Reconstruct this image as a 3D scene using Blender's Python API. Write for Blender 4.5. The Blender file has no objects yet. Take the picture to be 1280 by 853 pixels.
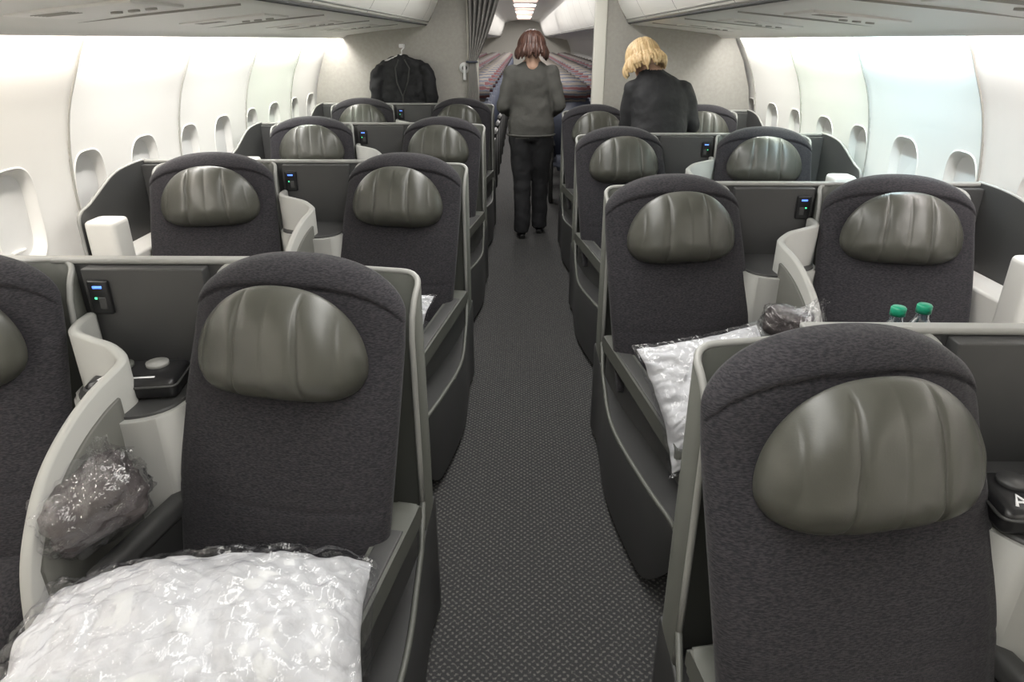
import bpy, bmesh, math, random
from mathutils import Vector, Matrix, noise
random.seed(4)
R=math.radians
SC=bpy.context.scene
COL=SC.collection
# ---------------------------------------------------------------- materials
def mat(name, col, rough=.6, metal=0, spec=.5, bump=None, var=None, coat=0, emis=None, estr=0, sheen=0):
    m=bpy.data.materials.new(name); m.use_nodes=True
    nt=m.node_tree; N=nt.nodes; L=nt.links
    b=N['Principled BSDF']
    b.inputs['Base Color'].default_value=(*col,1); b.inputs['Roughness'].default_value=rough
    b.inputs['Metallic'].default_value=metal; b.inputs['Specular IOR Level'].default_value=spec
    b.inputs['Coat Weight'].default_value=coat
    if coat: b.inputs['Coat Roughness'].default_value=.18
    if sheen: b.inputs['Sheen Weight'].default_value=sheen
    if emis: b.inputs['Emission Color'].default_value=(*emis,1); b.inputs['Emission Strength'].default_value=estr
    tc=N.new('ShaderNodeTexCoord')
    if var:   # (scale vec, noise scale, colour2)
        mp=N.new('ShaderNodeMapping'); mp.inputs['Scale'].default_value=var[0]
        nz=N.new('ShaderNodeTexNoise'); nz.inputs['Scale'].default_value=var[1]; nz.inputs['Detail'].default_value=4
        cr=N.new('ShaderNodeValToRGB'); cr.color_ramp.elements[0].position=.38; cr.color_ramp.elements[1].position=.64
        cr.color_ramp.elements[0].color=(*col,1); cr.color_ramp.elements[1].color=(*var[2],1)
        L.new(tc.outputs['Object'],mp.inputs[0]); L.new(mp.outputs[0],nz.inputs['Vector'])
        L.new(nz.outputs['Fac'],cr.inputs[0]); L.new(cr.outputs[0],b.inputs['Base Color'])
    if bump:  # (scale, strength, distance)
        nz=N.new('ShaderNodeTexNoise'); nz.inputs['Scale'].default_value=bump[0]; nz.inputs['Detail'].default_value=3
        bp=N.new('ShaderNodeBump'); bp.inputs['Strength'].default_value=bump[1]; bp.inputs['Distance'].default_value=bump[2]
        L.new(tc.outputs['Object'],nz.inputs['Vector']); L.new(nz.outputs['Fac'],bp.inputs['Height']); L.new(bp.outputs[0],b.inputs['Normal'])
    return m
M={}
M['fabric']=mat('seat_fabric',(.018,.0175,.0205),.92,spec=.12,var=((1,1,4.5),120,(.042,.039,.043)),bump=(420,.4,.0015),sheen=.10)
M['fabric_dark']=mat('seat_fabric_dark',(.022,.021,.025),.9,spec=.1,bump=(400,.4,.002))
M['leather']=mat('headrest_leather',(.053,.053,.044),.36,spec=.55,bump=(300,.18,.001),var=((1,1,1),6,(.061,.061,.051)))
M['shell']=mat('shell_olive_grey',(.092,.095,.084),.42,bump=(300,.1,.001))
M['panel']=mat('panel_dark_grey',(.046,.046,.046),.5,bump=(300,.1,.001),var=((1,1,1),3,(.052,.052,.051)))
M['lower']=mat('lower_panel_charcoal',(.027,.027,.027),.42,bump=(200,.1,.001))
M['trim']=mat('satin_trim',(.27,.27,.255),.42)
M['console']=mat('console_light_grey',(.35,.35,.33),.45,bump=(250,.08,.001))
M['inset']=mat('divider_inset_grey',(.115,.115,.103),.55,bump=(250,.08,.001))
M['ivory']=mat('console_ivory',(.62,.61,.58),.45)
M['black']=mat('black_plastic',(.012,.012,.013),.3)
M['blue']=mat('blue_led',(.1,.3,1),.3,emis=(.10,.22,1),estr=1.6)
M['green']=mat('green_led',(.1,1,.3),.3,emis=(.1,1,.5),estr=1.0)
M['wall']=mat('sidewall_cream',(.84,.83,.80),.5,bump=(90,.05,.001))
M['joint']=mat('wall_joint',(.38,.37,.34),.6)
M['shade']=mat('window_shade',(.74,.74,.73),.5)
M['ceil']=mat('bin_cream',(.84,.83,.79),.4,bump=(60,.03,.001))
M['gap_shadow']=mat('bin_gap_shadow',(.08,.08,.08),.6)  # shade of the gap below the bin doors, put into a dark colour
M['part']=mat('partition_taupe',(.34,.325,.295),.7,bump=(300,.2,.001),var=((1,1,1),40,(.37,.355,.325)))
M['partlight']=mat('partition_edge_cream',(.68,.66,.60),.5)
M['curtain']=mat('curtain_grey',(.24,.23,.22),.9,spec=.1,bump=(300,.3,.001))
M['pillow']=mat('pillow_white',(.56,.565,.575),.55,coat=.40,bump=(28,.55,.012))
M['blanket']=mat('blanket_taupe',(.070,.060,.060),.9,bump=(60,.6,.004))
M['coat']=mat('jacket_black',(.010,.010,.012),.75,bump=(40,.5,.006))
M['skin']=mat('skin',(.55,.34,.25),.5)
M['shoe']=mat('shoe_black',(.01,.01,.01),.3)
M['cardigan']=mat('cardigan_grey',(.092,.090,.084),.95,spec=.1,bump=(120,.6,.004))
M['trouser']=mat('trousers_black',(.013,.013,.015),.85,bump=(30,.4,.006))
M['hair_r']=mat('hair_auburn',(.042,.018,.013),.45,var=((30,30,2),4,(.095,.04,.028)))
M['hair_b']=mat('hair_blonde',(.48,.31,.15),.45,var=((30,30,2),4,(.70,.53,.30)))
M['eye']=mat('eye_white',(.8,.8,.8),.2); M['iris']=mat('eye_iris',(.08,.05,.03),.2); M['lip']=mat('lips',(.45,.15,.13),.4)
M['capgreen']=mat('bottle_cap_green',(.01,.27,.15),.35)
M['white']=mat('white_plastic',(.8,.8,.8),.4)
M['label']=mat('bottle_label',(.55,.65,.72),.4)
M['ecoblue']=mat('economy_leather_slate',(.045,.052,.078),.5,bump=(200,.2,.001))
M['lamp']=mat('ceiling_lamp_panel',(1,1,1),.4,emis=(1,.96,.90),estr=3)
M['lamp_rose']=mat('ceiling_lamp_panel_rose',(1,.8,.75),.4,emis=(1,.70,.62),estr=1.0)
def stripes():
    m=bpy.data.materials.new('economy_headrest_stripes'); m.use_nodes=True; N=m.node_tree.nodes; L=m.node_tree.links
    b=N['Principled BSDF']; tc=N.new('ShaderNodeTexCoord'); w=N.new('ShaderNodeTexWave'); w.bands_direction='Z'
    w.inputs['Scale'].default_value=4; w.inputs['Distortion'].default_value=1.2; w.inputs['Detail Scale'].default_value=3
    cr=N.new('ShaderNodeValToRGB'); cr.color_ramp.interpolation='CONSTANT'
    e=cr.color_ramp.elements; e[0].color=(.10,.028,.032,1); e[1].position=.22; e[1].color=(.13,.13,.14,1)
    x=e.new(.50); x.color=(.045,.055,.10,1); x=e.new(.8); x.color=(.17,.15,.13,1)
    L.new(tc.outputs['Object'],w.inputs['Vector']); L.new(w.outputs['Fac'],cr.inputs[0]); L.new(cr.outputs[0],b.inputs['Base Color'])
    b.inputs['Roughness'].default_value=.8
    return m
M['stripe']=stripes()
def clear(name,tint=(1,1,1),g=.22,k=.5,bs=30,bst=1.0,bd=.02,rough=.12):
    m=bpy.data.materials.new(name); m.use_nodes=True; N=m.node_tree.nodes; L=m.node_tree.links
    N.remove(N['Principled BSDF']); out=N['Material Output']
    t=N.new('ShaderNodeBsdfTransparent'); t.inputs[0].default_value=(*tint,1)
    gl=N.new('ShaderNodeBsdfGlossy'); gl.inputs['Roughness'].default_value=rough; gl.inputs['Color'].default_value=(1,1,1,1)
    mx=N.new('ShaderNodeMixShader'); lw=N.new('ShaderNodeLayerWeight'); lw.inputs[0].default_value=.35
    ma=N.new('ShaderNodeMath'); ma.operation='MULTIPLY_ADD'; ma.inputs[1].default_value=k; ma.inputs[2].default_value=g
    tc=N.new('ShaderNodeTexCoord'); nz=N.new('ShaderNodeTexNoise'); nz.inputs['Scale'].default_value=bs; nz.inputs['Detail'].default_value=3
    bp=N.new('ShaderNodeBump'); bp.inputs['Strength'].default_value=bst; bp.inputs['Distance'].default_value=bd
    L.new(tc.outputs['Object'],nz.inputs['Vector']); L.new(nz.outputs['Fac'],bp.inputs['Height'])
    L.new(bp.outputs[0],gl.inputs['Normal']); L.new(bp.outputs[0],lw.inputs['Normal'])
    L.new(lw.outputs['Facing'],ma.inputs[0]); L.new(ma.outputs[0],mx.inputs[0])
    L.new(t.outputs[0],mx.inputs[1]); L.new(gl.outputs[0],mx.inputs[2]); L.new(mx.outputs[0],out.inputs[0])
    return m
M['plastic']=clear('clear_plastic_bag',(.94,.94,.95),.05,.22,34,.8,.014,.10)
M['wrap']=clear('pillow_plastic_wrap',(.95,.95,.965),.03,.20,34,.8,.010,.13)
M['bottle']=clear('clear_bottle',(.85,.92,.95),.12,.5,8,.1,.002,.05)
def carpet():
    m=bpy.data.materials.new('carpet_dotted'); m.use_nodes=True; N=m.node_tree.nodes; L=m.node_tree.links
    b=N['Principled BSDF']; b.inputs['Roughness'].default_value=.95; b.inputs['Specular IOR Level'].default_value=.1
    tc=N.new('ShaderNodeTexCoord'); sp=N.new('ShaderNodeSeparateXYZ'); L.new(tc.outputs['Object'],sp.inputs[0])
    def mth(op,a,bv=None,bl=None):
        n=N.new('ShaderNodeMath'); n.operation=op; L.new(a,n.inputs[0])
        if bv is not None: n.inputs[1].default_value=bv
        if bl is not None: L.new(bl,n.inputs[1])
        return n.outputs[0]
    k=2*math.pi/.023
    sx=mth('SINE',mth('MULTIPLY',sp.outputs[0],k)); sy=mth('SINE',mth('MULTIPLY',sp.outputs[1],k))
    p=mth('MULTIPLY',sx,bl=sy)
    nz=N.new('ShaderNodeTexNoise'); nz.inputs['Scale'].default_value=150; nz.inputs['Detail'].default_value=4; L.new(tc.outputs['Object'],nz.inputs['Vector'])
    p2=mth('ADD',p,bl=mth('MULTIPLY',mth('SUBTRACT',nz.outputs['Fac'],.5),3.6))
    cr=N.new('ShaderNodeValToRGB'); cr.color_ramp.elements[0].position=.15; cr.color_ramp.elements[1].position=1.0
    cr.color_ramp.elements[0].color=(.040,.040,.041,1); cr.color_ramp.elements[1].color=(.125,.121,.115,1)
    L.new(p2,cr.inputs[0]); L.new(cr.outputs[0],b.inputs['Base Color'])
    bp=N.new('ShaderNodeBump'); bp.inputs['Strength'].default_value=.4; bp.inputs['Distance'].default_value=.003
    L.new(p2,bp.inputs['Height']); L.new(bp.outputs[0],b.inputs['Normal'])
    return m
M['carpet']=carpet()
# ---------------------------------------------------------------- helpers
def empty(name,loc=(0,0,0),rz=0):
    o=bpy.data.objects.new(name,None); o.empty_display_size=.1; o.location=loc; o.rotation_euler=(0,0,rz); COL.objects.link(o); return o
def mesh(name,v,f,m,smooth=True,merge=False,mi=None):
    me=bpy.data.meshes.new(name); me.from_pydata([tuple(p) for p in v],[],f)
    for mm in (m if isinstance(m,(list,tuple)) else [m]): me.materials.append(M[mm])
    if mi: me.polygons.foreach_set('material_index',mi)
    bm=bmesh.new(); bm.from_mesh(me)
    if merge: bmesh.ops.remove_doubles(bm,verts=bm.verts,dist=1e-5)
    bmesh.ops.recalc_face_normals(bm,faces=bm.faces); bm.to_mesh(me); bm.free()
    me.polygons.foreach_set('use_smooth',[smooth]*len(me.polygons)); me.update()
    return me
def obj(name,me,parent=None,loc=(0,0,0),rot=(0,0,0)):
    o=bpy.data.objects.new(name,me); o.location=loc; o.rotation_euler=rot
    COL.objects.link(o)
    if parent: o.parent=parent
    return o
def box_me(name,x0,x1,y0,y1,z0,z1,m,bev=.01,seg=3,s=1):
    bm=bmesh.new(); bmesh.ops.create_cube(bm,size=1)
    for v in bm.verts:
        v.co=Vector(((x0+x1)/2+v.co.x*(x1-x0),(y0+y1)/2+v.co.y*(y1-y0),(z0+z1)/2+v.co.z*(z1-z0)))
    if bev: bmesh.ops.bevel(bm,geom=list(bm.edges),offset=bev,segments=seg,affect='EDGES',profile=.6)
    if s<0:
        for v in bm.verts: v.co.x*=-1
    bmesh.ops.recalc_face_normals(bm,faces=bm.faces)
    me=bpy.data.meshes.new(name); bm.to_mesh(me); bm.free(); me.materials.append(M[m])
    me.polygons.foreach_set('use_smooth',[True]*len(me.polygons)); return me
def rounded(poly,r,seg=5):
    out=[]; n=len(poly)
    for i in range(n):
        p=Vector(poly[i][:2]); rr=poly[i][2] if len(poly[i])>2 else r
        a=Vector(poly[i-1][:2])-p; b=Vector(poly[(i+1)%n][:2])-p
        rr=min(rr,a.length*.49,b.length*.49)
        if rr<1e-4: out.append(p); continue
        A=p+a.normalized()*rr; B=p+b.normalized()*rr
        for k in range(seg+1):
            t=k/seg; out.append(A*(1-t)**2+p*2*t*(1-t)+B*t*t)
    return out
def prism_me(name,poly,axis,t0,t1,m,bev=.004,s=1):
    bm=bmesh.new()
    def P(p,t):
        if axis=='x': return (t*s,p[0],p[1])
        if axis=='y': return (p[0]*s,t,p[1])
        return (p[0]*s,p[1],t)
    a=[bm.verts.new(P(p,t0)) for p in poly]; b=[bm.verts.new(P(p,t1)) for p in poly]
    f1=bm.faces.new(a); f2=bm.faces.new(b[::-1]); n=len(poly)
    for i in range(n): bm.faces.new((a[i],a[(i+1)%n],b[(i+1)%n],b[i]))
    if bev: bmesh.ops.bevel(bm,geom=list(f1.edges)+list(f2.edges),offset=bev,segments=2,affect='EDGES')
    bmesh.ops.recalc_face_normals(bm,faces=bm.faces)
    me=bpy.data.meshes.new(name); bm.to_mesh(me); bm.free(); me.materials.append(M[m])
    for p in me.polygons: p.use_smooth=len(p.vertices)<=4
    return me
def grid(P,cu=False,cv=False,off=0):
    nu=len(P);nv=len(P[0]); v=[p for r in P for p in r]; f=[]
    for i in range(nu if cu else nu-1):
        for j in range(nv if cv else nv-1):
            f.append((off+i*nv+j,off+i*nv+(j+1)%nv,off+((i+1)%nu)*nv+(j+1)%nv,off+((i+1)%nu)*nv+j))
    return v,f
def tube(pts,r,n=8,closed=False):
    pts=[Vector(p) for p in pts]; P=[]; up=None; N=len(pts)
    for i,p in enumerate(pts):
        if closed: d=pts[(i+1)%N]-pts[i-1]
        else: d=pts[min(i+1,N-1)]-pts[max(i-1,0)]
        d.normalize()
        if up is None: up=Vector((0,0,1)) if abs(d.z)<.9 else Vector((1,0,0))
        a=d.cross(up); 
        if a.length<1e-4: a=d.orthogonal()
        a.normalize(); up=a.cross(d).normalized()
        P.append([p+(a*math.cos(2*math.pi*k/n)+up*math.sin(2*math.pi*k/n))*r for k in range(n)])
    v,f=grid(P,cu=closed,cv=True)
    if not closed:
        f.append(tuple(range(n))); f.append(tuple((N-1)*n+k for k in range(n))[::-1])
    return v,f
def tube_me(name,pts,r,m,n=8,closed=False,s=1):
    v,f=tube(pts,r,n,closed); v=[(p[0]*s,p[1],p[2]) for p in v]; return mesh(name,v,f,m)
def merge_parts(parts):
    V=[];F=[]
    for v,f in parts:
        o=len(V); V+=[tuple(p) for p in v]; F+=[tuple(i+o for i in ff) for ff in f]
    return V,F
def wallsheet_me(name,path,th,m,s=1,bev=True):
    n=len(path)
    prof=[(-1,0),(-1,.9),(-.6,1.25),(0,1.4),(.6,1.25),(1,.9),(1,0)]
    P=[]
    for i,p in enumerate(path):
        q0=path[max(i-1,0)];q1=path[min(i+1,n-1)]
        d=Vector((q1[0]-q0[0],q1[1]-q0[1],0)); d=d.normalized() if d.length>1e-6 else Vector((0,1,0)); nn=Vector((-d.y,d.x,0))
        h=th/2; row=[]
        row.append(Vector((p[0],p[1],p[3]))-nn*h)
        for a,b in prof[1:-1]:
            row.append(Vector((p[0],p[1],p[2]-h*1.4+b*h))+nn*h*a)
        row.append(Vector((p[0],p[1],p[3]))+nn*h)
        P.append(row)
    v,f=grid(P); k=len(P[0])
    f.append(tuple(range(k))); f.append(tuple((n-1)*k+j for j in range(k))[::-1])
    v=[(p[0]*s,p[1],p[2]) for p in v]
    me=mesh(name,v,f,m); 
    for p in me.polygons:
        if len(p.vertices)>4: p.use_smooth=False
    return me
def catmull(ctrl,k=5):
    path=[]; nd=len(ctrl[0])
    for i in range(len(ctrl)-1):
        p0=ctrl[max(i-1,0)];p1=ctrl[i];p2=ctrl[i+1];p3=ctrl[min(i+2,len(ctrl)-1)]
        for q in range(k):
            t=q/k; path.append(tuple(.5*((2*p1[c])+(-p0[c]+p2[c])*t+(2*p0[c]-5*p1[c]+4*p2[c]-p3[c])*t*t+(-p0[c]+3*p1[c]-3*p2[c]+p3[c])*t**3) for c in range(nd)))
    path.append(tuple(ctrl[-1])); return path
def g(x,w): return math.exp(-(x/w)**2)
# ---------------------------------------------------------------- seat meshes
def ylean(z): return -(1.105-z)*.40-.018*math.sin(math.pi*min(1,max(0,(z-.42)/.5)))
def backrest():
    nu,nv=48,104; F=[];B=[]
    for i in range(nu+1):
        u=math.sin(math.pi/2*(2*i/nu-1)); 
        zt=1.105-.130*(1-math.sqrt(max(0,1-(.985*abs(u))**2.2)))
        rf=[];rb=[]
        for j in range(nv+1):
            t=j/nv; tt=(1-math.cos(math.pi*t))/2*.35+t*.65
            z=.38+tt*(zt-.38)
            w=.252+.012*math.sin(math.pi*min(1,(z-.38)/.68))
            E=(max(0,1-abs(u)**7))**.42*(max(0,1-tt**30))**.42*(max(0,1-(1-tt)**24))**.4
            zs=zt-.058+.03*u*u
            gr=.007*g(z-zs,.006)+.004*g(z-(.60-.012*math.cos(u*2)),.005)+.003*g(z-.80-.01*u*u,.005)
            gr+=.003*g(abs(u)*w-(w-.030),.005) if z<zs else 0
            y=ylean(z)
            puff=.012*(1-u*u)+(.010 if z>zs else 0)
            rf.append((u*w,y-(.045+puff)*E+gr*E,z)); rb.append((u*w,y+.03*E,z))
        F.append(rf);B.append(rb)
    v,f=grid(F); v2,f2=grid(B,off=len(v)); return mesh('backrest',v+v2,f+f2,'fabric',merge=True)
def headrest():
    nu,nt=120,36; F=[];B=[]
    for i in range(nu+1):
        s=2*i/nu-1; u=.35*s+.65*math.sin(math.pi/2*s)
        top=.168*(max(0,1-abs(u)**2.35))**.56; bot=.082*(max(0,1-abs(u)**4.5))**.5
        rf=[];rb=[]
        for j in range(nt+1):
            t=math.sin(math.pi/2*(2*j/nt-1)); z=t*(top if t>0 else bot)
            tt=abs(t)
            E=(max(0,1-abs(u)**4.0))**.5*(max(0,1-tt**(2.5 if t>0 else 2.8)))**.5
            gr=0
            for us,k in ((-.37,1),(.37,1),(0,.25),(-.80,.35),(.80,.35)):
                uu=us*(1-.10*t) 
                gr+=k*(.006*g((u-uu)*.195,.0030)+.004*g((u-uu)*.195,.014))
            y=-(.076)*E+gr*min(1,E*1.2)+.022*u*u
            y+=.0020*noise.noise(Vector((u*5,t*3,.5)))*E
            rf.append((u*.200,y,z)); rb.append((u*.200,.03*E+.022*u*u,z))
        F.append(rf);B.append(rb)
    v,f=grid(F); v2,f2=grid(B,off=len(v)); v=v+v2
    a=-math.atan(.40)+.14; c,s_=math.cos(a),math.sin(a)
    v=[(x,y*c-z*s_,y*s_+z*c) for x,y,z in v]
    return mesh('headrest',v,f+f2,'leather',merge=True)
def shell_path(HA,HW=.257):
    pts=[(-HA,-.02),(-HA,-.01),(-HA,.01)]
    for k in range(7):
        a=math.pi-k/6*math.pi/2; pts.append((-HA+.04+.04*math.cos(a),.035+.04*math.sin(a)))
    for k in range(1,8): pts.append((-(HA-.04)+(HA+HW-.08)*k/8,.075))
    for k in range(7):
        a=math.pi/2-k/6*math.pi/2; pts.append((HW-.04+.04*math.cos(a),.035+.04*math.sin(a)))
    pts+=[(HW,.01),(HW,-.01)]
    dense=[]
    for a,b in zip(pts,pts[1:]):
        n=max(1,int(math.dist(a,b)/.012))
        for k in range(n): dense.append((a[0]+(b[0]-a[0])*k/n,a[1]+(b[1]-a[1])*k/n))
    dense.append(pts[-1]); L=[0]
    for a,b in zip(dense,dense[1:]): L.append(L[-1]+math.dist(a,b))
    out=[];r=.13
    for p,l in zip(dense,L):
        d=min(l,L[-1]-l); zt=1.047
        if d<r: zt=1.047-r*(1-math.sqrt(max(0,1-(1-d/r)**2)))
        out.append((p[0],p[1],zt,.02))
    return out
ME={}
ME['back']=backrest(); ME['head']=headrest()
def seat_meshes(s,aisle):
    k={}
    dx=.030 if (s>0 and aisle) else 0
    HW=.257-dx
    SP=shell_path(HW)
    k['shell']=wallsheet_me('shell',SP,.014,'shell',s)
    e0=[(SP[0][0],SP[0][1],z) for z in (.36,.6,.85)]; e1=[(SP[-1][0],SP[-1][1],z) for z in (.85,.6,.3,.03)]
    k['shell_trim']=tube_me('shell_trim',e0+[(a,b,c+.001) for a,b,c,d in SP]+e1,.0075,'trim',8,s=s)
    def cush(x0,x1,y0,y1,z0,z1,name,m):
        nu,nv=24,24;P=[];Q=[]
        for i in range(nu+1):
            u=math.sin(math.pi/2*(2*i/nu-1)); r=[];q=[]
            for j in range(nv+1):
                w=math.sin(math.pi/2*(2*j/nv-1)); E=((1-abs(u)**6)*(1-abs(w)**6))**.4
                x=(x0+x1)/2+(x1-x0)/2*u; y=(y0+y1)/2+(y1-y0)/2*w; zc=(z0+z1)/2
                r.append((x*s,y,zc+((z1-z0)/2+.01*(1-u*u))*E)); q.append((x*s,y,zc-(z1-z0)/2*E))
            P.append(r);Q.append(q)
        v,f=grid(P);v2,f2=grid(Q,off=len(v)); return mesh(name,v+v2,f+f2,m,merge=True)
    k['seat_cushion']=cush(-.225+dx,.225,-.78,-.22,.34,.455,'seat_cushion','fabric')
    k['base']=box_me('base',-.22+dx,.22,-.70,.04,.0,.35,'lower',.02,s=s)
    k['legrest']=cush(-.20+dx,.19,-.84,-.74,.08,.36,'legrest','fabric_dark')
    if not aisle: return k
    ctrl=[(-.257,.06,.42),(-.260,-.03,.37),(-.285,-.16,.335),(-.322,-.32,.325),(-.346,-.46,.330),(-.357,-.60,.338),(-.360,-.76,.345),(-.356,-.88,.345),(-.345,-.95,.335),(-.330,-.985,.30)]
    ctrl=[(x+dx,y,z) for x,y,z in ctrl]
    pth=catmull(ctrl,5); low=[]
    for x,y,z in pth:
        zb=.03 if y>-.80 else .03+.16*((-.80-y)/.185)**2
        low.append((x,y,z,zb))
    k['lower_side_panel']=wallsheet_me('lower_side_panel',low,.016,'lower',s)
    top=[(x,y,z-.004) for x,y,z,_ in low]; inn=[(-.235+dx,y,z-.004) for x,y,z,_ in low]
    v,f=grid([top,inn]); v=[(a*s,b,c) for a,b,c in v]; k['side_ledge']=mesh('side_ledge',v,f,'lower')
    k['lower_side_trim']=tube_me('lower_side_trim',[(-HW-.002,-.022,.46)]+[(x-.001,y,z+.001) for x,y,z,_ in low if y<-.06]+[(-.331+dx,-.985,.2)],.0075,'shell',s=s)
    up=rounded([(-.08,.30),(-.86,.30,.02),(-.87,.44,.03),(-.80,.47),(-.10,.50)],.02)
    k['arm_side_panel']=prism_me('arm_side_panel',up,'x',-.262+dx,-.234+dx,'panel',.004,s)
    arm=rounded([(-.12,.48,.01),(-.84,.435,.02),(-.85,.475,.025),(-.80,.495,.03),(-.20,.530,.05),(-.12,.535,.01)],.02)
    k['armrest']=prism_me('armrest',arm,'x',-.292+dx,-.226+dx,'shell',.010,s)
    k['armrest_pad']=box_me('armrest_pad',-.284+dx,-.235+dx,-.74,-.22,.498,.509,'panel',.005,s=s)
    for v in k['armrest_pad'].vertices: v.co.z+=(v.co.y+.74)*.058-.007
    k['armrest_latch']=box_me('armrest_latch',-.277+dx,-.244+dx,-.815,-.765,.487,.4975,'trim',.003,s=s)
    k['inner_armrest']=box_me('inner_armrest',.243,.285,-.52,-.16,.52,.57,'panel',.015,s=s)
    k['inner_armrest_support']=box_me('inner_armrest_support',.248,.28,-.46,-.18,.0,.525,'lower',.01,s=s)
    return k
SM={(s,a):seat_meshes(s,a) for s in(1,-1) for a in(True,False)}
def seat(s,X,Y,ang,aisle):
    e=empty('business_class_seat',(X,Y,0),ang)
    obj('backrest',ME['back'],e); obj('headrest',ME['head'],e,(0,-.165,.902))
    for n,me in SM[(s,aisle)].items(): obj(n,me,e)
    return e
def outlet_parts(x,y,z,s):
    return [('power_outlet',box_me('outlet_box',x-.026,x+.026,y-.010,y+.004,z-.048,z+.040,'black',.006,s=s)),
     ('outlet_display',box_me('outlet_display',x-.011,x+.011,y-.0125,y-.009,z+.020,z+.026,'blue',0,s=s)),
     ('outlet_led',box_me('outlet_led',x+.006,x+.011,y-.0125,y-.009,z-.008,z-.003,'green',0,s=s)),
     ('outlet_socket',box_me('outlet_socket',x-.015,x+.003,y-.0125,y-.009,z-.033,z-.003,'panel',.002,s=s))]
def console_meshes(s):
    P=[]
    P.append(('rear_panel',box_me('rear_panel',-.42,.79,.11,.135,0,1.042,'panel',.004,s=s)))
    P.append(('rear_panel_trim',box_me('rear_panel_trim',-.42,.79,.105,.140,1.039,1.053,'trim',.006,s=s)))
    P.append(('footwell',box_me('footwell',-.32,.32,.14,.50,0,.825,'panel',.02,s=s)))
    P.append(('recess_liner',box_me('recess_liner',-.15,.15,.07,.108,.78,1.038,'panel',.004,s=s)))
    pl=[(-.15,.10),(-.16,-.06),(-.14,-.17),(-.08,-.215),(.0,-.22),(.02,-.16),(.13,-.12),(.15,-.03),(.14,.10)]
    P.append(('pedestal',prism_me('pedestal',rounded(pl,.05,4),'z',.0,.775,'console',.006,s)))
    pl2=[(x*.93,y*.93) for x,y in pl]
    P.append(('shelf',prism_me('shelf',rounded(pl2,.05,4),'z',.77,.782,'panel',.003,s)))
    ctrl=[(.145,.06,.93),(.14,.0,.93),(.115,-.055,.93),(.06,-.085,.925),(.01,-.10,.915),(-.025,-.125,.895),(-.028,-.17,.885),(-.018,-.24,.870),(-.005,-.32,.835),(.006,-.40,.78),(.012,-.46,.71),(.016,-.51,.62),(.018,-.54,.50),(.018,-.555,.38),(.018,-.56,.28)]
    path=[p+(.06,) for p in catmull(ctrl,5)]
    P.append(('privacy_divider',wallsheet_me('privacy_divider',path,.026,'console',s)))
    ins=[(x-.016,y,z-.052,.40) for x,y,z,_ in path if -.50<y<-.19 and z>.5]
    P.append(('divider_inset',wallsheet_me('divider_inset',ins,.010,'inset',s)))
    P+=outlet_parts(.112,.07,.972,s)
    wing=rounded([(.13,.10,.01),(.13,1.052,.01),(.02,1.052,.05),(-.14,1.040,.1),(-.36,.945,.06),(-.44,.93,.05),(-.45,.10,.02)],.04)
    P.append(('side_wing',prism_me('side_wing',wing,'x',.785,.800,'panel',.004,s)))
    tp=[p for p in wing if p[1]>.5 or p[0]<-.4]
    P.append(('side_wing_trim',tube_me('side_wing_trim',[(.792,p[0],p[1]) for p in tp],.007,'trim',s=s)))
    P.append(('side_shelf',box_me('side_shelf',.66,.785,-.36,.10,.10,.74,'ivory',.012,s=s)))
    P.append(('side_box',box_me('side_box',.655,.775,-.45,-.33,.10,.905,'ivory',.022,s=s)))
    P.append(('side_back',box_me('side_back',.60,.785,.075,.11,.72,1.036,'panel',.004,s=s)))
    P+=outlet_parts(.680,.075,.965,s)
    return P
CM={1:console_meshes(1),-1:console_meshes(-1)}
LY=[1.51,3.03,4.56,6.08]; RY=[1.09,2.53,4.03,5.48]
ANG=R(11)
def pair(s,Y,last=False,xa=.5,xw=1.355):
    seat(s,s*xa,Y,s*ANG,True); seat(s,s*xw,Y,-s*ANG,False)
    e=empty('seat_console',(s*(xa+xw)/2,Y,0))
    for n,me in CM[s]:
        if last and n=='footwell': continue
        obj(n,me,e)
for i,Y in enumerate(LY): pair(-1,Y,i==3,.500,1.355)
for i,Y in enumerate(RY): pair(1,Y,i==3,.542,1.375)
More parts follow.
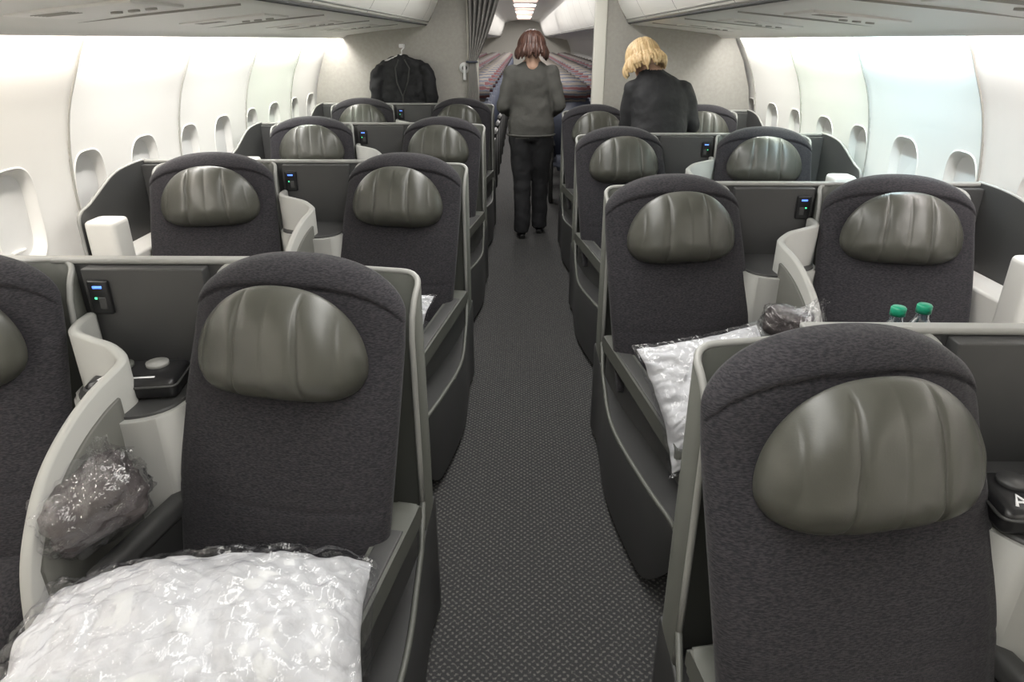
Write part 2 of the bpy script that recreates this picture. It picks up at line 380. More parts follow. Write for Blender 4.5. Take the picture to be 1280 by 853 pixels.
# ---------------------------------------------------------------- room shell
ZP=[0,.3,.6,.9,1.1,1.3,1.5,1.62]; XP=[1.67,1.76,1.815,1.835,1.82,1.775,1.685,1.62]
def wallX(z):
    for i in range(len(ZP)-1):
        if z<=ZP[i+1]:
            t=(z-ZP[i])/(ZP[i+1]-ZP[i]); 
            p0=XP[max(i-1,0)];p1=XP[i];p2=XP[i+1];p3=XP[min(i+2,len(XP)-1)]
            return .5*((2*p1)+(-p0+p2)*t+(2*p0-5*p1+4*p2-p3)*t*t+(-p0+3*p1-3*p2+p3)*t**3)
    return XP[-1]
PW=.955; J0=2.79-4*PW; NP=9
CS=-.095
WZ=.945
YB=J0-.12; YW=J0+CS+NP*PW; YE=28.0
def wall(s,name):
    V=[];F=[]; wins=[]
    def add(P,closed=False):
        v,f=grid(P,cv=closed,off=len(V)); V.extend(v); F.extend(f)
    def X(y,z): 
        q=((y-J0)/PW)%1; q=abs(2*q-1)
        return s*(wallX(z)+.022*(1-q**6))
    for p in range(NP):
        ya=J0+CS+p*PW
        for h in range(2):
            c=ya+PW*(.25+.5*h); hw=PW/4
            ys=[c-hw+2*hw*i/16 for i in range(17)]
            add([[ (X(y,z),y,z) for y in ys] for z in [0,.1,.2,.3,.4,.5,.6,.68]])
            add([[ (X(y,z),y,z) for y in ys] for z in [1.19+i*.0307 for i in range(15)]])
            per=[(y,.68) for y in ys]+[(c+hw,.68+.51*i/16) for i in range(1,17)]+[(y,1.19) for y in ys[::-1][1:]]+[(c-hw,1.19-.51*i/16) for i in range(1,16)]
            def hole(y,z,a,b):
                dy,dz=y-c,z-WZ; r=((abs(dy)/a)**3.2+(abs(dz)/b)**3.2)**(-1/3.2); return c+dy*r,WZ+dz*r
            rings=[]
            for t in (0,.12,.4,.7,1):
                ring=[]
                for (y,z) in per:
                    hy,hz=hole(y,z,.128,.180); yy=hy+(y-hy)*t; zz=hz+(z-hz)*t; ring.append((X(yy,zz),yy,zz))
                rings.append(ring)
            add(rings,True)
            W=[]; x0=X(c,WZ)
            for (a,b,dx) in ((.132,.184,.0),(.130,.182,-.004),(.125,.177,-.003),(.120,.172,.008),(.108,.160,.034),(.103,.155,.037)):
                W.append([(s*dx+X(*hole(y,z,a,b)),hole(y,z,a,b)[0],hole(y,z,a,b)[1]) for y,z in per])
            wv,wf=grid(W,cv=True); wins.append((wv,wf,c,x0,X(c,WZ+.15)-x0,X(c,WZ-.15)-x0))
    me=mesh(name,V,F,'wall'); obj(name,me)
    js=[]
    for p in range(NP+1):
        y=J0+p*PW
        if y>YW: continue
        js.append(tube([(s*(wallX(z)+.001),y,z) for z in [i*.054 for i in range(31)]],.005,6))
    v,f=merge_parts(js); obj('trim_wall_joints',mesh('trim_wall_joints',v,f,'joint'))
    return wins
n=1
for s,nm in((-1,'wall_left'),(1,'wall_right')):
    for wv,wf,c,x,dt,db in wall(s,nm):
        e=empty('window_%d'%n,(x,c,WZ)); n+=1
        wv=[(p[0]-x,p[1]-c,p[2]-WZ) for p in wv]
        obj('window_frame',mesh('window_frame',wv,wf,'wall'),e)
        pv=[]
        for a in [2*math.pi*i/40 for i in range(40)]:
            z=math.copysign(abs(math.sin(a))**.62,math.sin(a))*.158
            pv.append((s*.036+(dt*z/.15 if z>0 else -db*z/.15),math.copysign(abs(math.cos(a))**.62,math.cos(a))*.106,z))
        obj('window_shade',mesh('window_shade',pv,[tuple(range(40))],'shade',smooth=False),e)
        obj('shade_handle',box_me('shade_handle',s*.029-.006,s*.029+.006,-.035,.035,-.128,-.118,'wall',.004),e)
for s,nm in((-1,'wall_economy_left'),(1,'wall_economy_right')):
    zs=[i*.054 for i in range(31)]
    P=[[(s*(wallX(z)+.01),y,z) for z in zs] for y in (YW,12,18,24,YE)]
    v,f=grid(P); obj(nm,mesh(nm,v,f,'wall'))
PROF=[(1.645,1.625),(1.56,1.612),(1.552,1.60),(1.550,1.568),(1.540,1.563),(1.528,1.572),(1.50,1.588),(1.20,1.625),(.88,1.655),(.835,1.660),(.80,1.68)]
DOOR=[(.815,1.682),(.79,1.71),(.745,1.78),(.70,1.88),(.665,1.98),(.64,2.07),(.63,2.13)]
CEIL=[(.63,2.10),(.60,2.15),(.45,2.19),(.25,2.215),(0,2.225)]
def sweep(name,prof,s,y0,y1,m,both=False,dy=1.0):
    ny=max(2,int((y1-y0)/dy)+1); P=[[(s*x,y0+(y1-y0)*j/(ny-1),z) for j in range(ny)] for x,z in prof]
    if both: P=P+[[(-s*x,y0+(y1-y0)*j/(ny-1),z) for j in range(ny)] for x,z in prof[::-1][1:]]
    v,f=grid(P); return mesh(name,v,f,m)
obj('ceiling',sweep('ceiling',CEIL,1,YB,YE,'ceil',both=True))
for s in(-1,1):
    e=empty('overhead_bins',(0,0,0))
    obj('bin_underside',sweep('bin_underside',PROF,s,YB,YE,'ceil'),e)
    y=YB; 
    while y<YE-.1:
        y2=min(y+1.02,YE); d=sweep('bin_door',DOOR,s,y+.004,y2-.004,'ceil'); obj('bin_door',d,e); y=y2
    obj('bin_back',sweep('bin_back',[(x+.02,z+.005) for x,z in DOOR],s,YB,YE,'panel'),e)
    obj('bin_gap_shadow_strip',tube_me('bin_gap_shadow_strip',[(s*.820,YB,1.672),(s*.820,YE,1.672)],.010,'gap_shadow'),e)  # dark strip drawn in for the shadow gap along the bin lip
    obj('bin_rail',tube_me('bin_rail',[(s*.806,YB,1.696),(s*.806,YE,1.696)],.006,'trim'),e)
    for i in range(7):
        yc=-.2+i*.98+(.3 if s<0 else 0)
        if yc>5.5: continue
        ps=empty('service_panel_trim',(s*1.16,yc,1.6287))
        ps.rotation_euler=(0,s*math.atan(.094),0)
        obj('panel_plate',box_me('panel_plate',-.17,.17,-.15,.15,-.008,.002,'ceil',.003),ps)
        for q in range(5): obj('grille_slot',box_me('grille_slot',-.13,-.03,-.10+q*.016,-.093+q*.016,-.0095,-.006,'joint',.001),ps)
        for q in range(3): obj('reading_lamp',mesh('reading_lamp',*tube([(.02+q*.05,.05,-.013),(.02+q*.05,.05,-.006)],.016,14),'joint'),ps)
        obj('underside_joint',box_me('underside_joint',-.30,.28,.30,.306,-.006,.003,'joint',0),ps)
v=[(-1.74,YB,0),(1.74,YB,0),(1.74,YE,0),(-1.74,YE,0)]
obj('floor',mesh('floor',v,[(0,1,2,3)],'carpet',smooth=False))
prof=[(wallX(z)+.02,z) for z in [0,.2,.4,.6,.8,1.0,1.2,1.4,1.55,1.63]]+[(x,z) for x,z in PROF[7:]]+DOOR[1:]+CEIL[2:]
full=[(x,z) for x,z in prof]+[(-x,z) for x,z in prof[::-1][1:]]
for nm,y in(('wall_front',YB-.03),('wall_back',YE)):
    obj(nm,prism_me(nm,full,'y',y,y+.03,'partlight',0))
def partition(nm,s,xi,y):
    pr=[p for p in prof if p[0]>xi+.02]
    poly=[(xi,0)]+[(min(x,wallX(min(z,1.62))-.0),z) for x,z in pr]+[(xi,2.195)]
    obj(nm,prism_me(nm,poly,'y',y,y+.04,'part',.004,s))
    obj('trim_partition_edge',box_me('trim_partition_edge',xi-.02,xi+.075,y-.012,y+.055,0,2.17,'partlight',.01,s=s))
partition('wall_partition_left',-1,.40,6.38)
partition('wall_partition_right',1,.575,5.80)
e=empty('partition_handset',(-.50,6.36,1.33))
obj('handset_plate',mesh('handset_plate',*tube([(0,.02,0),(0,-.005,0)],.045,24),'white'),e)
obj('handset_disc',mesh('handset_disc',*tube([(0,-.004,0),(0,-.012,0)],.022,20),'panel'),e)
obj('handset_grip',box_me('handset_grip',-.012,.012,-.02,0,-.10,.03,'white',.006),e)
# curtain
P=[]
for j in range(40):
    z=2.10-j/39*1.35
    t=min(1,max(0,(z-1.38)/.48)); w=.055+.21*t**.9 if z>1.38 else .055+.05*min(1,(1.38-z)/.4)
    P.append([(-.46+.01*math.sin(z*5)+w*u,6.28+(.012+.028*t)*math.sin(2*math.pi*6*u+z),z) for u in [i/70 for i in range(71)]])
v,f=grid(P); ce=empty('curtain'); c=obj('curtain_cloth',mesh('curtain_cloth',v,f,'curtain'),ce); md=c.modifiers.new('s','SOLIDIFY'); md.thickness=.004
obj('curtain_rail',tube_me('curtain_rail',[(-.50,6.28,2.11),(.55,6.28,2.11)],.01,'trim'),ce)
obj('curtain_tie',tube_me('curtain_tie',[(-.44+.045*math.cos(a)+.01,6.28+.035*math.sin(a),1.38) for a in [i/16*2*math.pi for i in range(16)]],.008,'ecoblue',closed=True),ce)
def jacket():
    e=empty('hanging_jacket',(-1.03,6.31,0))
    rows=[(1.43,.03,.03),(1.415,.06,.045),(1.40,.13,.055),(1.37,.185,.06),(1.33,.205,.06),(1.2,.20,.055),(1.05,.205,.05),(.9,.215,.05),(.72,.225,.05)]
    P=[]
    for z,rx,ry in rows:
        P.append([(rx*math.copysign(abs(math.cos(a))**.8,math.cos(a)),ry*math.sin(a)*(1+.12*math.sin(7*a+z*6)),z+.01*math.sin(5*a)) for a in [i/48*2*math.pi for i in range(48)]])
    v,f=grid(P,cv=True); f.append(tuple(range(48))); f.append(tuple(len(v)-48+i for i in range(48))[::-1])
    parts=[(v,f)]
    for s in(-1,1):
        pts=[(s*.17,1.36,.05),(s*.215,1.30,.058),(s*.235,1.18,.056),(s*.25,1.02,.05),(s*.262,.86,.046),(s*.265,.78,.045)]
        Q=[[(x+r*math.cos(a),-.02+r*.85*math.sin(a),z) for a in [i/20*2*math.pi for i in range(20)]] for x,z,r in pts]
        vv,ff=grid(Q,cv=True); ff.append(tuple(range(20))); ff.append(tuple(len(vv)-20+i for i in range(20))[::-1]); parts.append((vv,ff))
    v,f=merge_parts(parts); o=obj('jacket_body',mesh('jacket_body',v,f,'coat'),e)
    md=o.modifiers.new('r','REMESH'); md.mode='VOXEL'; md.voxel_size=.012; md.use_smooth_shade=True
    tx=bpy.data.textures.new('jk','CLOUDS'); tx.noise_scale=.09
    md=o.modifiers.new('d','DISPLACE'); md.texture=tx; md.strength=.045
    obj('jacket_opening',tube_me('jacket_opening',[(-.02,-.062,1.40),(-.05,-.07,1.33),(-.045,-.07,1.22),(0,-.066,1.10),(0,-.066,.8)],.006,'panel'),e)
    obj('jacket_lapel',tube_me('jacket_lapel',[(.03,-.062,1.40),(.07,-.07,1.33),(.05,-.072,1.22),(0,-.066,1.10)],.006,'panel'),e)
    obj('hanger',tube_me('hanger',[(-.16,0,1.38),(0,0,1.44),(0,0,1.47),(.02,0,1.49),(.005,0,1.51),(-.02,0,1.50)],.006,'white'),e)
    obj('wall_hook',box_me('wall_hook',-.02,.02,-.005,.07,1.49,1.52,'white',.005),e)
jacket()
# ---------------------------------------------------------------- economy rows
def add_box(bm,x0,x1,y0,y1,z0,z1,bev,mi,shear=0):
    b=bmesh.new(); bmesh.ops.create_cube(b,size=1)
    for v in b.verts: v.co=Vector(((x0+x1)/2+v.co.x*(x1-x0),(y0+y1)/2+v.co.y*(y1-y0),(z0+z1)/2+v.co.z*(z1-z0)))
    bmesh.ops.bevel(b,geom=list(b.edges),offset=bev,segments=3,affect='EDGES')
    for v in b.verts: v.co.y+=shear*(v.co.z-.5)
    me=bpy.data.meshes.new('t'); b.to_mesh(me); b.free()
    for p in me.polygons: p.material_index=mi; p.use_smooth=True
    bm.from_mesh(me); bpy.data.meshes.remove(me)
bm=bmesh.new()
for i in range(3):
    c=(i-1)*.44
    add_box(bm,c-.205,c+.205,-.50,0,.36,.46,.04,0)
    add_box(bm,c-.205,c+.205,-.06,.05,.42,1.0,.035,0,.22)
    add_box(bm,c-.185,c+.185,-.085,.045,.96,1.15,.05,1,.22)
    add_box(bm,c-.18,c+.18,-.02,.02,.46,.88,.01,0,.22)
for i in range(4):
    c=(i-1.5)*.44
    add_box(bm,c-.025,c+.025,-.42,.04,.58,.63,.015,2)
    add_box(bm,c-.02,c+.02,-.30,.0,.0,.6,.01,2)
me=bpy.data.meshes.new('economy_seats'); bm.to_mesh(me); bm.free()
for k in('ecoblue','stripe','panel'): me.materials.append(M[k])
for i in range(24):
    for s in(-1,1):
        obj('economy_seat_row',me,None,(s*.96,7.35+i*.82,0))
for i in range(10):
    e=empty('ceiling_light',(0.05,8.2+i*1.9,2.205)); obj('light_panel',box_me('light_panel',-.22,.22,-.35,.35,-.012,0,'lamp' if i%2==0 else 'lamp_rose',.004),e)
# ---------------------------------------------------------------- props
def pillow(loc,rot,w=.30,d=.21,T=.085,seed=0,bag=True,pinch=.10,drop=.02,ex=.5):
    e=empty('pillow',loc); e.rotation_euler=rot
    def surf(sc,T,amp,nm,m,fr):
        nu=110;F=[];B=[]
        for i in range(nu+1):
            u=math.sin(math.pi/2*(2*i/nu-1)); a=[];b=[]
            for j in range(nu+1):
                v=math.sin(math.pi/2*(2*j/nu-1))
                E=((1-abs(u)**2.2)*(1-abs(v)**2.2))**ex
                # seams bow inward between the corners
                x=w*sc*u*(1-pinch*(1-v*v)*u*u); y=d*sc*v*(1-pinch*(1-u*u)*v*v)
                nn=noise.noise(Vector((x*fr+seed,y*fr,0)))*amp+noise.noise(Vector((x*fr*2.4,y*fr*2.4+seed,3)))*amp*.55
                rg=abs(noise.noise(Vector((x*fr*1.6+7,y*fr*2.2+seed,9)))); nn-=amp*.5*max(0,.22-rg)/.22
                rad=math.atan2(abs(v),abs(u)+.001); nn+=.003*math.sin(rad*26+seed)*min(1,(u*u+v*v)*.9)
                edge=(1-E)*noise.noise(Vector((x*25,y*25,seed)))*amp*.9-drop*u*u*v*v
                a.append((x,y,T*E+nn*min(1,E*3)+edge)); b.append((x,y,-T*.5*E+edge))
            F.append(a);B.append(b)
        vv,f=grid(F);v2,f2=grid(B,off=len(vv)); obj(nm,mesh(nm,vv+v2,f+f2,m,merge=True),e)
    surf(1,T,.017,'pillow_body','pillow',9)
    if bag: surf(1.07,T+.008,.019,'plastic_wrap','wrap',15)
pillow((-.595,.895,.530),(R(6),0,R(10)),.325,.215,.135,1,pinch=.07,drop=.05,ex=.58)
pillow((.590,1.80,.585),(R(50),R(-6),R(14)),.20,.19,.08,5,pinch=.06)
pillow((-.525,2.47,.545),(R(40),0,R(-8)),.165,.13,.06,8)
def blanket(loc,rot,sx=.10,sy=.07,sz=.055,seed=0,nm='wrapped_blanket'):
    e=empty(nm,loc); e.rotation_euler=rot
    def blob(sc,amp,fr,name,m,n=3.2):
        P=[]
        for i in range(41):
            th=math.pi*i/40; r=[]
            for j in range(72):
                ph=2*math.pi*j/72
                d=Vector((math.sin(th)*math.cos(ph),math.sin(th)*math.sin(ph),math.cos(th)))
                k=(abs(d.x)**n+abs(d.y)**n+abs(d.z)**n)**(-1/n); p=Vector((d.x*sx,d.y*sy,d.z*sz))*k*sc
                p*=1+amp*noise.noise(d*fr+Vector((seed,0,0)))+amp*.6*noise.noise(d*fr*2.7+Vector((0,seed,0)))
                r.append(p)
            P.append(r)
        v,f=grid(P,cv=True); obj(name,mesh(name,v,f,m,merge=True),e)
    blob(.92,.12,2,'folded_blanket','blanket',4); blob(1.06,.16,3.2,'plastic_bag','plastic',3.2)
    T=[]
    for i in range(9):
        t=i/8; rr=.045*(1-t)**1.5+.010+.020*max(0,t-.6)
        T.append([(sx*.55+.03*t+rr*math.cos(a)*(1+.3*math.sin(5*a)),rr*math.sin(a)*(1+.3*math.sin(4*a+t)),sz*.75+.07*t) for a in [k/24*2*math.pi for k in range(24)]])
    v,f=grid(T,cv=True); obj('bag_twist',mesh('bag_twist',v,f,'plastic'),e)
blanket((-.868,1.125,.69),(R(10),R(-22),R(35)),.102,.078,.064,2)
blanket((.875,2.08,.70),(0,R(10),R(-20)),.08,.06,.05,7)
def kit(loc,rz,cm=('shell','trim')):
    e=empty('amenity_kit',loc,rz)
    obj('kit_pouch',box_me('kit_pouch',-.10,.10,-.065,.065,0,.05,'black',.02,4),e)
    obj('kit_zip',tube_me('kit_zip',[(p[0],p[1],.035) for p in rounded([(-.102,-.067),(.102,-.067),(.102,.067),(-.102,.067)],.02)],.003,'panel',closed=True),e)
    for k,(x,m) in enumerate(((-.045,cm[0]),(.035,cm[1]))):
        obj('headphone_cup',mesh('headphone_cup',*tube([(x,.025,.046),(x,.025,.054),(x,.025,.058)],.026,20),m),e)
    for k in range(2):
        x=-.060+k*.034
        obj('letter_stroke',tube_me('letter_stroke',[(x-.013,-.046,.0500),(x,-.014,.0505),(x+.013,-.046,.0500)],.0028,'white'),e)
        obj('letter_bar',tube_me('letter_bar',[(x-.008,-.034,.0503),(x+.008,-.034,.0503)],.0022,'white'),e)
    obj('label_line',box_me('label_line',.0,.05,-.046,-.040,.0485,.0512,'white',0),e)
kit((-.905,1.44,.784),R(8)); kit((.912,.985,.784),R(-6),('panel','panel'))
def bottle(x,y,z):
    e=empty('water_bottle',(x,y,z))
    pr=[(0,0),(.028,0),(.031,.006),(.031,.05),(.029,.06),(.031,.07),(.031,.13),(.027,.15),(.014,.172),(.0125,.18),(.0125,.192)]
    P=[[(r*math.cos(a),r*math.sin(a),h) for a in [i/28*2*math.pi for i in range(28)]] for r,h in pr]
    v,f=grid(P,cv=True); obj('bottle_body',mesh('bottle_body',v,f,'bottle'),e)
    P=[[(r*math.cos(a),r*math.sin(a),h) for a in [i/28*2*math.pi for i in range(28)]] for r,h in[(0,.205),(.013,.205),(.0155,.202),(.0155,.186),(0,.186)]]
    v,f=grid(P,cv=True); obj('bottle_cap',mesh('bottle_cap',v,f,'capgreen',merge=True),e)
    P=[[(.0317*math.cos(a),.0317*math.sin(a),h) for a in [i/28*2*math.pi for i in range(28)]] for h in(.075,.125)]
    v,f=grid(P,cv=True); obj('bottle_label',mesh('bottle_label',v,f,'label'),e)
bottle(.868,1.385,.826); bottle(.805,1.37,.826)
# ---------------------------------------------------------------- people
def ell_loft(secs,n=28):
    P=[[(c[0]+rx*math.cos(a),c[1]+ry*math.sin(a),c[2]) for a in [i/n*2*math.pi for i in range(n)]] for c,rx,ry in secs]
    v,f=grid(P,cv=True); f.append(tuple(range(n))[::-1]); f.append(tuple(len(v)-n+i for i in range(n))); return v,f
def cap(p1,r1,p2,r2,n=16):
    p1=Vector(p1);p2=Vector(p2); d=(p2-p1).normalized(); a=d.orthogonal().normalized(); b=d.cross(a); P=[]
    for k in range(5):
        t=-math.pi/2+k/4*math.pi/2; c=p1+d*r1*math.sin(t); r=max(1e-4,r1*math.cos(t)); P.append([c+(a*math.cos(q)+b*math.sin(q))*r for q in [i/n*2*math.pi for i in range(n)]])
    for k in range(5):
        t=k/4*math.pi/2; c=p2+d*r2*math.sin(t); r=max(1e-4,r2*math.cos(t)); P.append([c+(a*math.cos(q)+b*math.sin(q))*r for q in [i/n*2*math.pi for i in range(n)]])
    v,f=grid(P,cv=True); f.append(tuple(range(n))[::-1]); f.append(tuple(len(v)-n+i for i in range(n))); return v,f
def ellip(c,r,n=20):
    P=[[(c[0]+r[0]*math.sin(t)*math.cos(a),c[1]+r[1]*math.sin(t)*math.sin(a),c[2]+r[2]*math.cos(t)) for a in [i/n*2*math.pi for i in range(n)]] for t in [max(.01,min(math.pi-.01,k/14*math.pi)) for k in range(15)]]
    v,f=grid(P,cv=True); f.append(tuple(range(n))); f.append(tuple(len(v)-n+i for i in range(n))[::-1]); return v,f
def remeshed(name,parts,vox,mats,classify=None,smooth=6,disp=0):
    v,f=merge_parts(parts); me=mesh('tmp',v,f,mats[0]); o=bpy.data.objects.new('tmp',me); COL.objects.link(o)
    md=o.modifiers.new('r','REMESH'); md.mode='VOXEL'; md.voxel_size=vox
    md=o.modifiers.new('s','SMOOTH'); md.iterations=smooth; md.factor=.5
    if disp:
        tx=bpy.data.textures.new('fold','CLOUDS'); tx.noise_scale=.10; md=o.modifiers.new('d','DISPLACE'); md.texture=tx; md.strength=disp; md.mid_level=.5
    dg=bpy.context.evaluated_depsgraph_get(); dg.update(); m2=bpy.data.meshes.new_from_object(o.evaluated_get(dg)); bpy.data.objects.remove(o)
    m2.name=name; m2.materials.clear()
    for k in mats: m2.materials.append(M[k])
    for p in m2.polygons:
        p.use_smooth=True; p.material_index=classify(p.center) if classify else 0
    return m2
def hand(wrist,dirv,palmn,side):
    w=Vector(wrist); d=Vector(dirv).normalized(); nn=Vector(palmn); nn=(nn-d*nn.dot(d)).normalized(); l=d.cross(nn)*side
    parts=[cap(w,.024,w+d*.03,.026)]
    for k in range(4): parts.append(cap(w+d*.025+l*(-.022+.015*k),.014,w+d*.078+l*(-.030+.020*k),.0125))
    for k,L in enumerate((.030,.036,.034,.026)):
        b=w+d*.085+l*(-.030+.020*k); q=b+d*L+nn*.008; r_=q+d*L*.55+nn*.020; t=r_+d*L*.2+nn*.020
        parts+= [cap(b,.0092,q,.0086,10),cap(q,.0086,r_,.008,10),cap(r_,.008,t,.007,10)]
    b=w+d*.028-l*.030; q=b+d*.030-l*.022+nn*.012; t=q+d*.028-l*.004+nn*.012
    parts+=[cap(b,.013,q,.011,10),cap(q,.011,t,.009,10)]
    return parts
def head(e,c,tilt,turn,hair,length,seed=0,side=0,vol=1.0,flare=.2):
    h=empty('head',c); h.parent=e; h.rotation_euler=(tilt,side,turn)
    parts=[ellip((0,-.005,.015),(.076,.096,.100)),ellip((0,.030,-.045),(.056,.060,.070)),cap((0,-.02,-.05),.052,(0,-.035,-.13),.054),
           cap((0,.088,.012),.009,(0,.108,-.020),.013,10),ellip((.014,.094,-.024),(.010,.011,.008)),ellip((-.014,.094,-.024),(.010,.011,.008)),
           ellip((0,.078,-.055),(.026,.016,.012)),ellip((0,.074,-.088),(.024,.020,.018)),ellip((.078,-.005,-.005),(.010,.018,.030)),ellip((-.078,-.005,-.005),(.010,.018,.030)),
           ellip((0,.075,.038),(.055,.022,.014))]
    obj('head_skin',remeshed('head_skin',parts,.006,['skin'],smooth=3),h)
    for s in(-1,1):
        obj('eye',mesh('eye',*ellip((s*.031,.080,.012),(.013,.010,.009),14),'eye'),h)
        obj('iris',mesh('iris',*ellip((s*.031,.0885,.012),(.005,.003,.005),12),'iris'),h)
        obj('brow',tube_me('brow',[(s*.015,.098,.034),(s*.032,.096,.040),(s*.052,.084,.035)],.003,hair),h)
    obj('mouth',tube_me('mouth',[(-.024,.088,-.056),(-.01,.094,-.053),(0,.095,-.055),(.01,.094,-.053),(.024,.088,-.056)],.004,'lip'),h)
    nP=170;P=[]
    rows=[i/40 for i in range(41)]
    def hp(ph,v):
        rx,ry=.096*vol,.112*(1+(vol-1)*.6)
        if v<.45:
            t=v/.45*math.pi/2; sx=math.sin(t); z=.02+(.105+.012*vol)*math.cos(t); k=1.0
        else:
            q=(v-.45)/.55; sx=1; z=.02-q*length; k=1+flare*math.sin(q*math.pi*.75)-.10*q
        lo=v if v>.3 else .3
        st=1+(.020*math.sin(ph*19+z*14+seed)+.018*math.sin(ph*37+seed*2-z*22))*lo*1.6+.09*noise.noise(Vector((math.cos(ph)*2,math.sin(ph)*2,z*9+seed)))
        zz=z+(.035*noise.noise(Vector((ph*4,seed,0)))+.008*math.sin(ph*37) if v>.85 else 0)
        part=.006*g(math.cos(ph)*sx,.06) if v<.3 else 0
        return (rx*sx*k*st*math.cos(ph),-.012+ry*sx*k*st*math.sin(ph),zz-part)
    P=[[hp(2*math.pi*j/nP,v) for j in range(nP)] for v in rows]
    v,f=grid(P,cv=True); keep=[]
    for q in f:
        c_=sum((Vector(v[i]) for i in q),Vector())/len(q)
        ph=math.atan2(c_.y+.012,c_.x)
        front=math.radians(90)-abs(ph-math.pi/2) if ph>-.0 else -1
        if c_.z<.058 and front>math.radians(32): continue
        keep.append(q)
    o=obj('hair',mesh('hair',v,keep,hair,merge=True),h); md=o.modifiers.new('s','SOLIDIFY'); md.thickness=.014; md.offset=-1
def woman1():
    e=empty('woman_in_grey_cardigan',(.075,5.80,0))
    T=[((0,.0,.80),.165,.118),((0,-.005,.86),.185,.130),((0,-.005,.93),.190,.132),((0,.0,1.03),.172,.118),((0,.005,1.13),.170,.115),((0,.0,1.23),.180,.118),((0,-.005,1.30),.176,.108),((0,-.01,1.345),.145,.090),((0,-.01,1.385),.085,.065),((0,-.005,1.43),.05,.052)]
    parts=[ell_loft(T)]
    for s,fy,fx in((-1,-.07,-.070),(1,.10,.080)):
        parts.append(ell_loft([((fx,fy-.005,.05),.066,.085),((fx,fy-.005,.12),.068,.083),((fx*1.0,fy*.8,.30),.070,.080),((fx*1.0,fy*.5+.01,.48),.076,.084),((s*.080,fy*.25,.65),.088,.098),((s*.086,0,.80),.098,.112),((s*.07,0,.88),.10,.115)]))
        parts.append(cap((fx,fy-.02,.035),.034,(fx*1.2,fy+.14,.028),.030))
    arms=[((-.158,-.005,1.31),(-.228,-.045,1.07),(-.185,.17,1.00)),((.158,-.005,1.31),(.224,-.045,1.07),(.17,.17,.99))]
    for sh,el,wr in arms:
        parts+= [cap(sh,.064,el,.054),cap(el,.054,wr,.040)]
    def cl(c):
        if c.z<.06: return 2
        if c.z<.83+.012*math.sin(c.x*22): return 1
        if c.z>1.395 and abs(c.x)<.07: return 3
        return 0
    obj('body',remeshed('body',parts,.011,['cardigan','trouser','shoe','skin'],cl,6,.026),e)
    for sh,el,wr in arms:
        s=1 if sh[0]>0 else -1; d=Vector(wr)-Vector(el)
        obj('hand',remeshed('hand',hand(Vector(wr)+d.normalized()*.025,d,(-s,0,.2),s),.004,['skin'],smooth=2),e)
    for s in(-1,1):
        hx=-.070 if s<0 else .080; hy=-.07 if s<0 else .10
        obj('shoe_heel',box_me('shoe_heel',hx-.022,hx+.022,hy-.055,hy-.01,0,.035,'shoe',.006),e)
    obj('cardigan_hem',tube_me('cardigan_hem',[(.192*math.cos(a),-.005+.137*math.sin(a),.845) for a in [i/32*2*math.pi for i in range(32)]],.008,'cardigan',closed=True),e)
    obj('held_tray',box_me('held_tray',-.17,.17,.20,.42,.965,.985,'panel',.006),e)
    head(e,(.0,.005,1.488),R(-8),R(6),'hair_r',.090,1,vol=1.16,flare=.22)
def woman2():
    e=empty('blonde_woman_in_black_jacket',(.895,4.68,0))
    T=[((0,-.03,.78),.165,.115),((0,-.035,.88),.190,.130),((0,-.02,.98),.185,.122),((.005,.01,1.08),.180,.118),((.0,.045,1.18),.188,.120),((-.005,.075,1.25),.186,.112),((-.015,.095,1.305),.155,.098),((-.03,.115,1.345),.105,.080),((-.05,.135,1.385),.065,.062),((-.065,.15,1.41),.05,.052)]
    parts=[ell_loft(T)]
    for s in(-1,1):
        parts.append(ell_loft([((s*.085,0,.06),.050,.055),((s*.085,0,.30),.058,.062),((s*.085,.0,.46),.065,.068),((s*.085,-.02,.65),.080,.088),((s*.08,-.03,.82),.098,.112),((s*.07,-.03,.88),.10,.112)]))
        parts.append(cap((s*.085,-.01,.035),.034,(s*.10,.13,.028),.030))
    arms=[((-.165,.085,1.250),(-.195,.10,1.02),(-.16,.32,1.00)),((.160,.085,1.245),(.235,.07,1.03),(.235,.29,1.01))]
    for sh,el,wr in arms: parts+= [cap(sh,.068,el,.056),cap(el,.056,wr,.038)]
    def cl(c):
        if c.z<.06: return 2
        if c.z<.80: return 1
        if c.z>1.375 and abs(c.x+.06)<.07: return 3
        return 0
    obj('body',remeshed('body',parts,.011,['coat','trouser','shoe','skin'],cl,8,.024),e)
    for sh,el,wr in arms:
        s=1 if sh[0]>0 else -1; d=Vector(wr)-Vector(el)
        obj('hand',remeshed('hand',hand(Vector(wr)+d.normalized()*.025,d,(-s,0,-.2),s),.004,['skin'],smooth=2),e)
    head(e,(-.100,.185,1.428),R(-24),R(14),'hair_b',.100,5,R(-8),vol=1.2,flare=.32)
woman1(); woman2()
blanket((1.18,5.20,1.02),(0,0,0),.05,.045,.045,9)
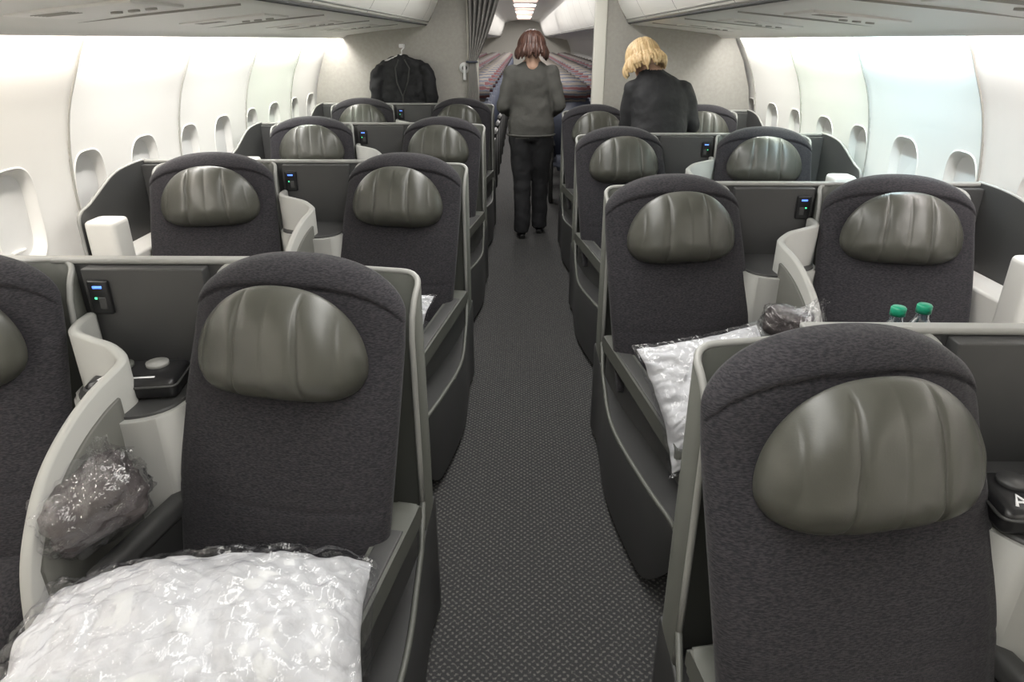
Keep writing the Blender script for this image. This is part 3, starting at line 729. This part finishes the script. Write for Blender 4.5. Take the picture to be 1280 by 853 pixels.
# ---------------------------------------------------------------- lights
def area(name,loc,dirv,xa,sx,sy,p,col):
    l=bpy.data.lights.new(name,'AREA'); l.shape='RECTANGLE'; l.size=sx; l.size_y=sy; l.energy=p; l.color=col
    o=bpy.data.objects.new(name,l); z=-Vector(dirv).normalized(); x=Vector(xa); y=z.cross(x).normalized(); x=y.cross(z)
    o.matrix_world=Matrix.Translation(loc)@Matrix((x,y,z)).transposed().to_4x4(); COL.objects.link(o)
W=(1,.985,.95)
area('ceiling_lamp_business',(0,2.3,2.17),(0,0,-1),(1,0,0),.5,6.6,84,W)
area('ceiling_lamp_economy',(0,11,2.17),(0,0,-1),(1,0,0),.45,8,140,(1,.97,.93))
area('ceiling_lamp_economy',(0,21,2.17),(0,0,-1),(1,0,0),.45,11,200,(1,.96,.93))
LC={-1:[(1,.94,.86),(1,.94,.86),(1,.96,.90),(1,.92,.83),(1,.97,.93),(1,.98,.95),(.92,1,.86),(1,.97,.92),(1,1,1)],
     1:[(1,.95,.90),(1,.95,.90),(1,.96,.93),(1,.94,.92),(.72,.93,1),(.90,1,.88),(1,.98,.94),(1,1,1),(1,1,1)]}
for s in(-1,1):
    for p in range(9):
        yc=J0+(p+.5)*PW
        if yc>5.7 and s>0 or yc>6.3: continue
        area('sidewall_wash_lamp',(s*1.578,yc,1.600),(s*.22,0,-.97),(0,1,0),.90,.035,8.5 if p!=3 else 5.5,LC[s][p])
w=bpy.data.worlds.new('World'); SC.world=w; w.use_nodes=True; w.node_tree.nodes['Background'].inputs[0].default_value=(.8,.85,.9,1); w.node_tree.nodes['Background'].inputs[1].default_value=.3
SC.view_settings.view_transform='Standard'; SC.view_settings.look='None'; SC.view_settings.exposure=0
# ---------------------------------------------------------------- camera
cam=bpy.data.cameras.new('camera'); cam.lens=24; cam.sensor_width=36; cam.clip_start=.02; cam.clip_end=100
co=bpy.data.objects.new('camera',cam); co.location=(0,0,1.55); co.rotation_euler=(R(90-23.8),0,R(.8)); COL.objects.link(co)
SC.camera=co
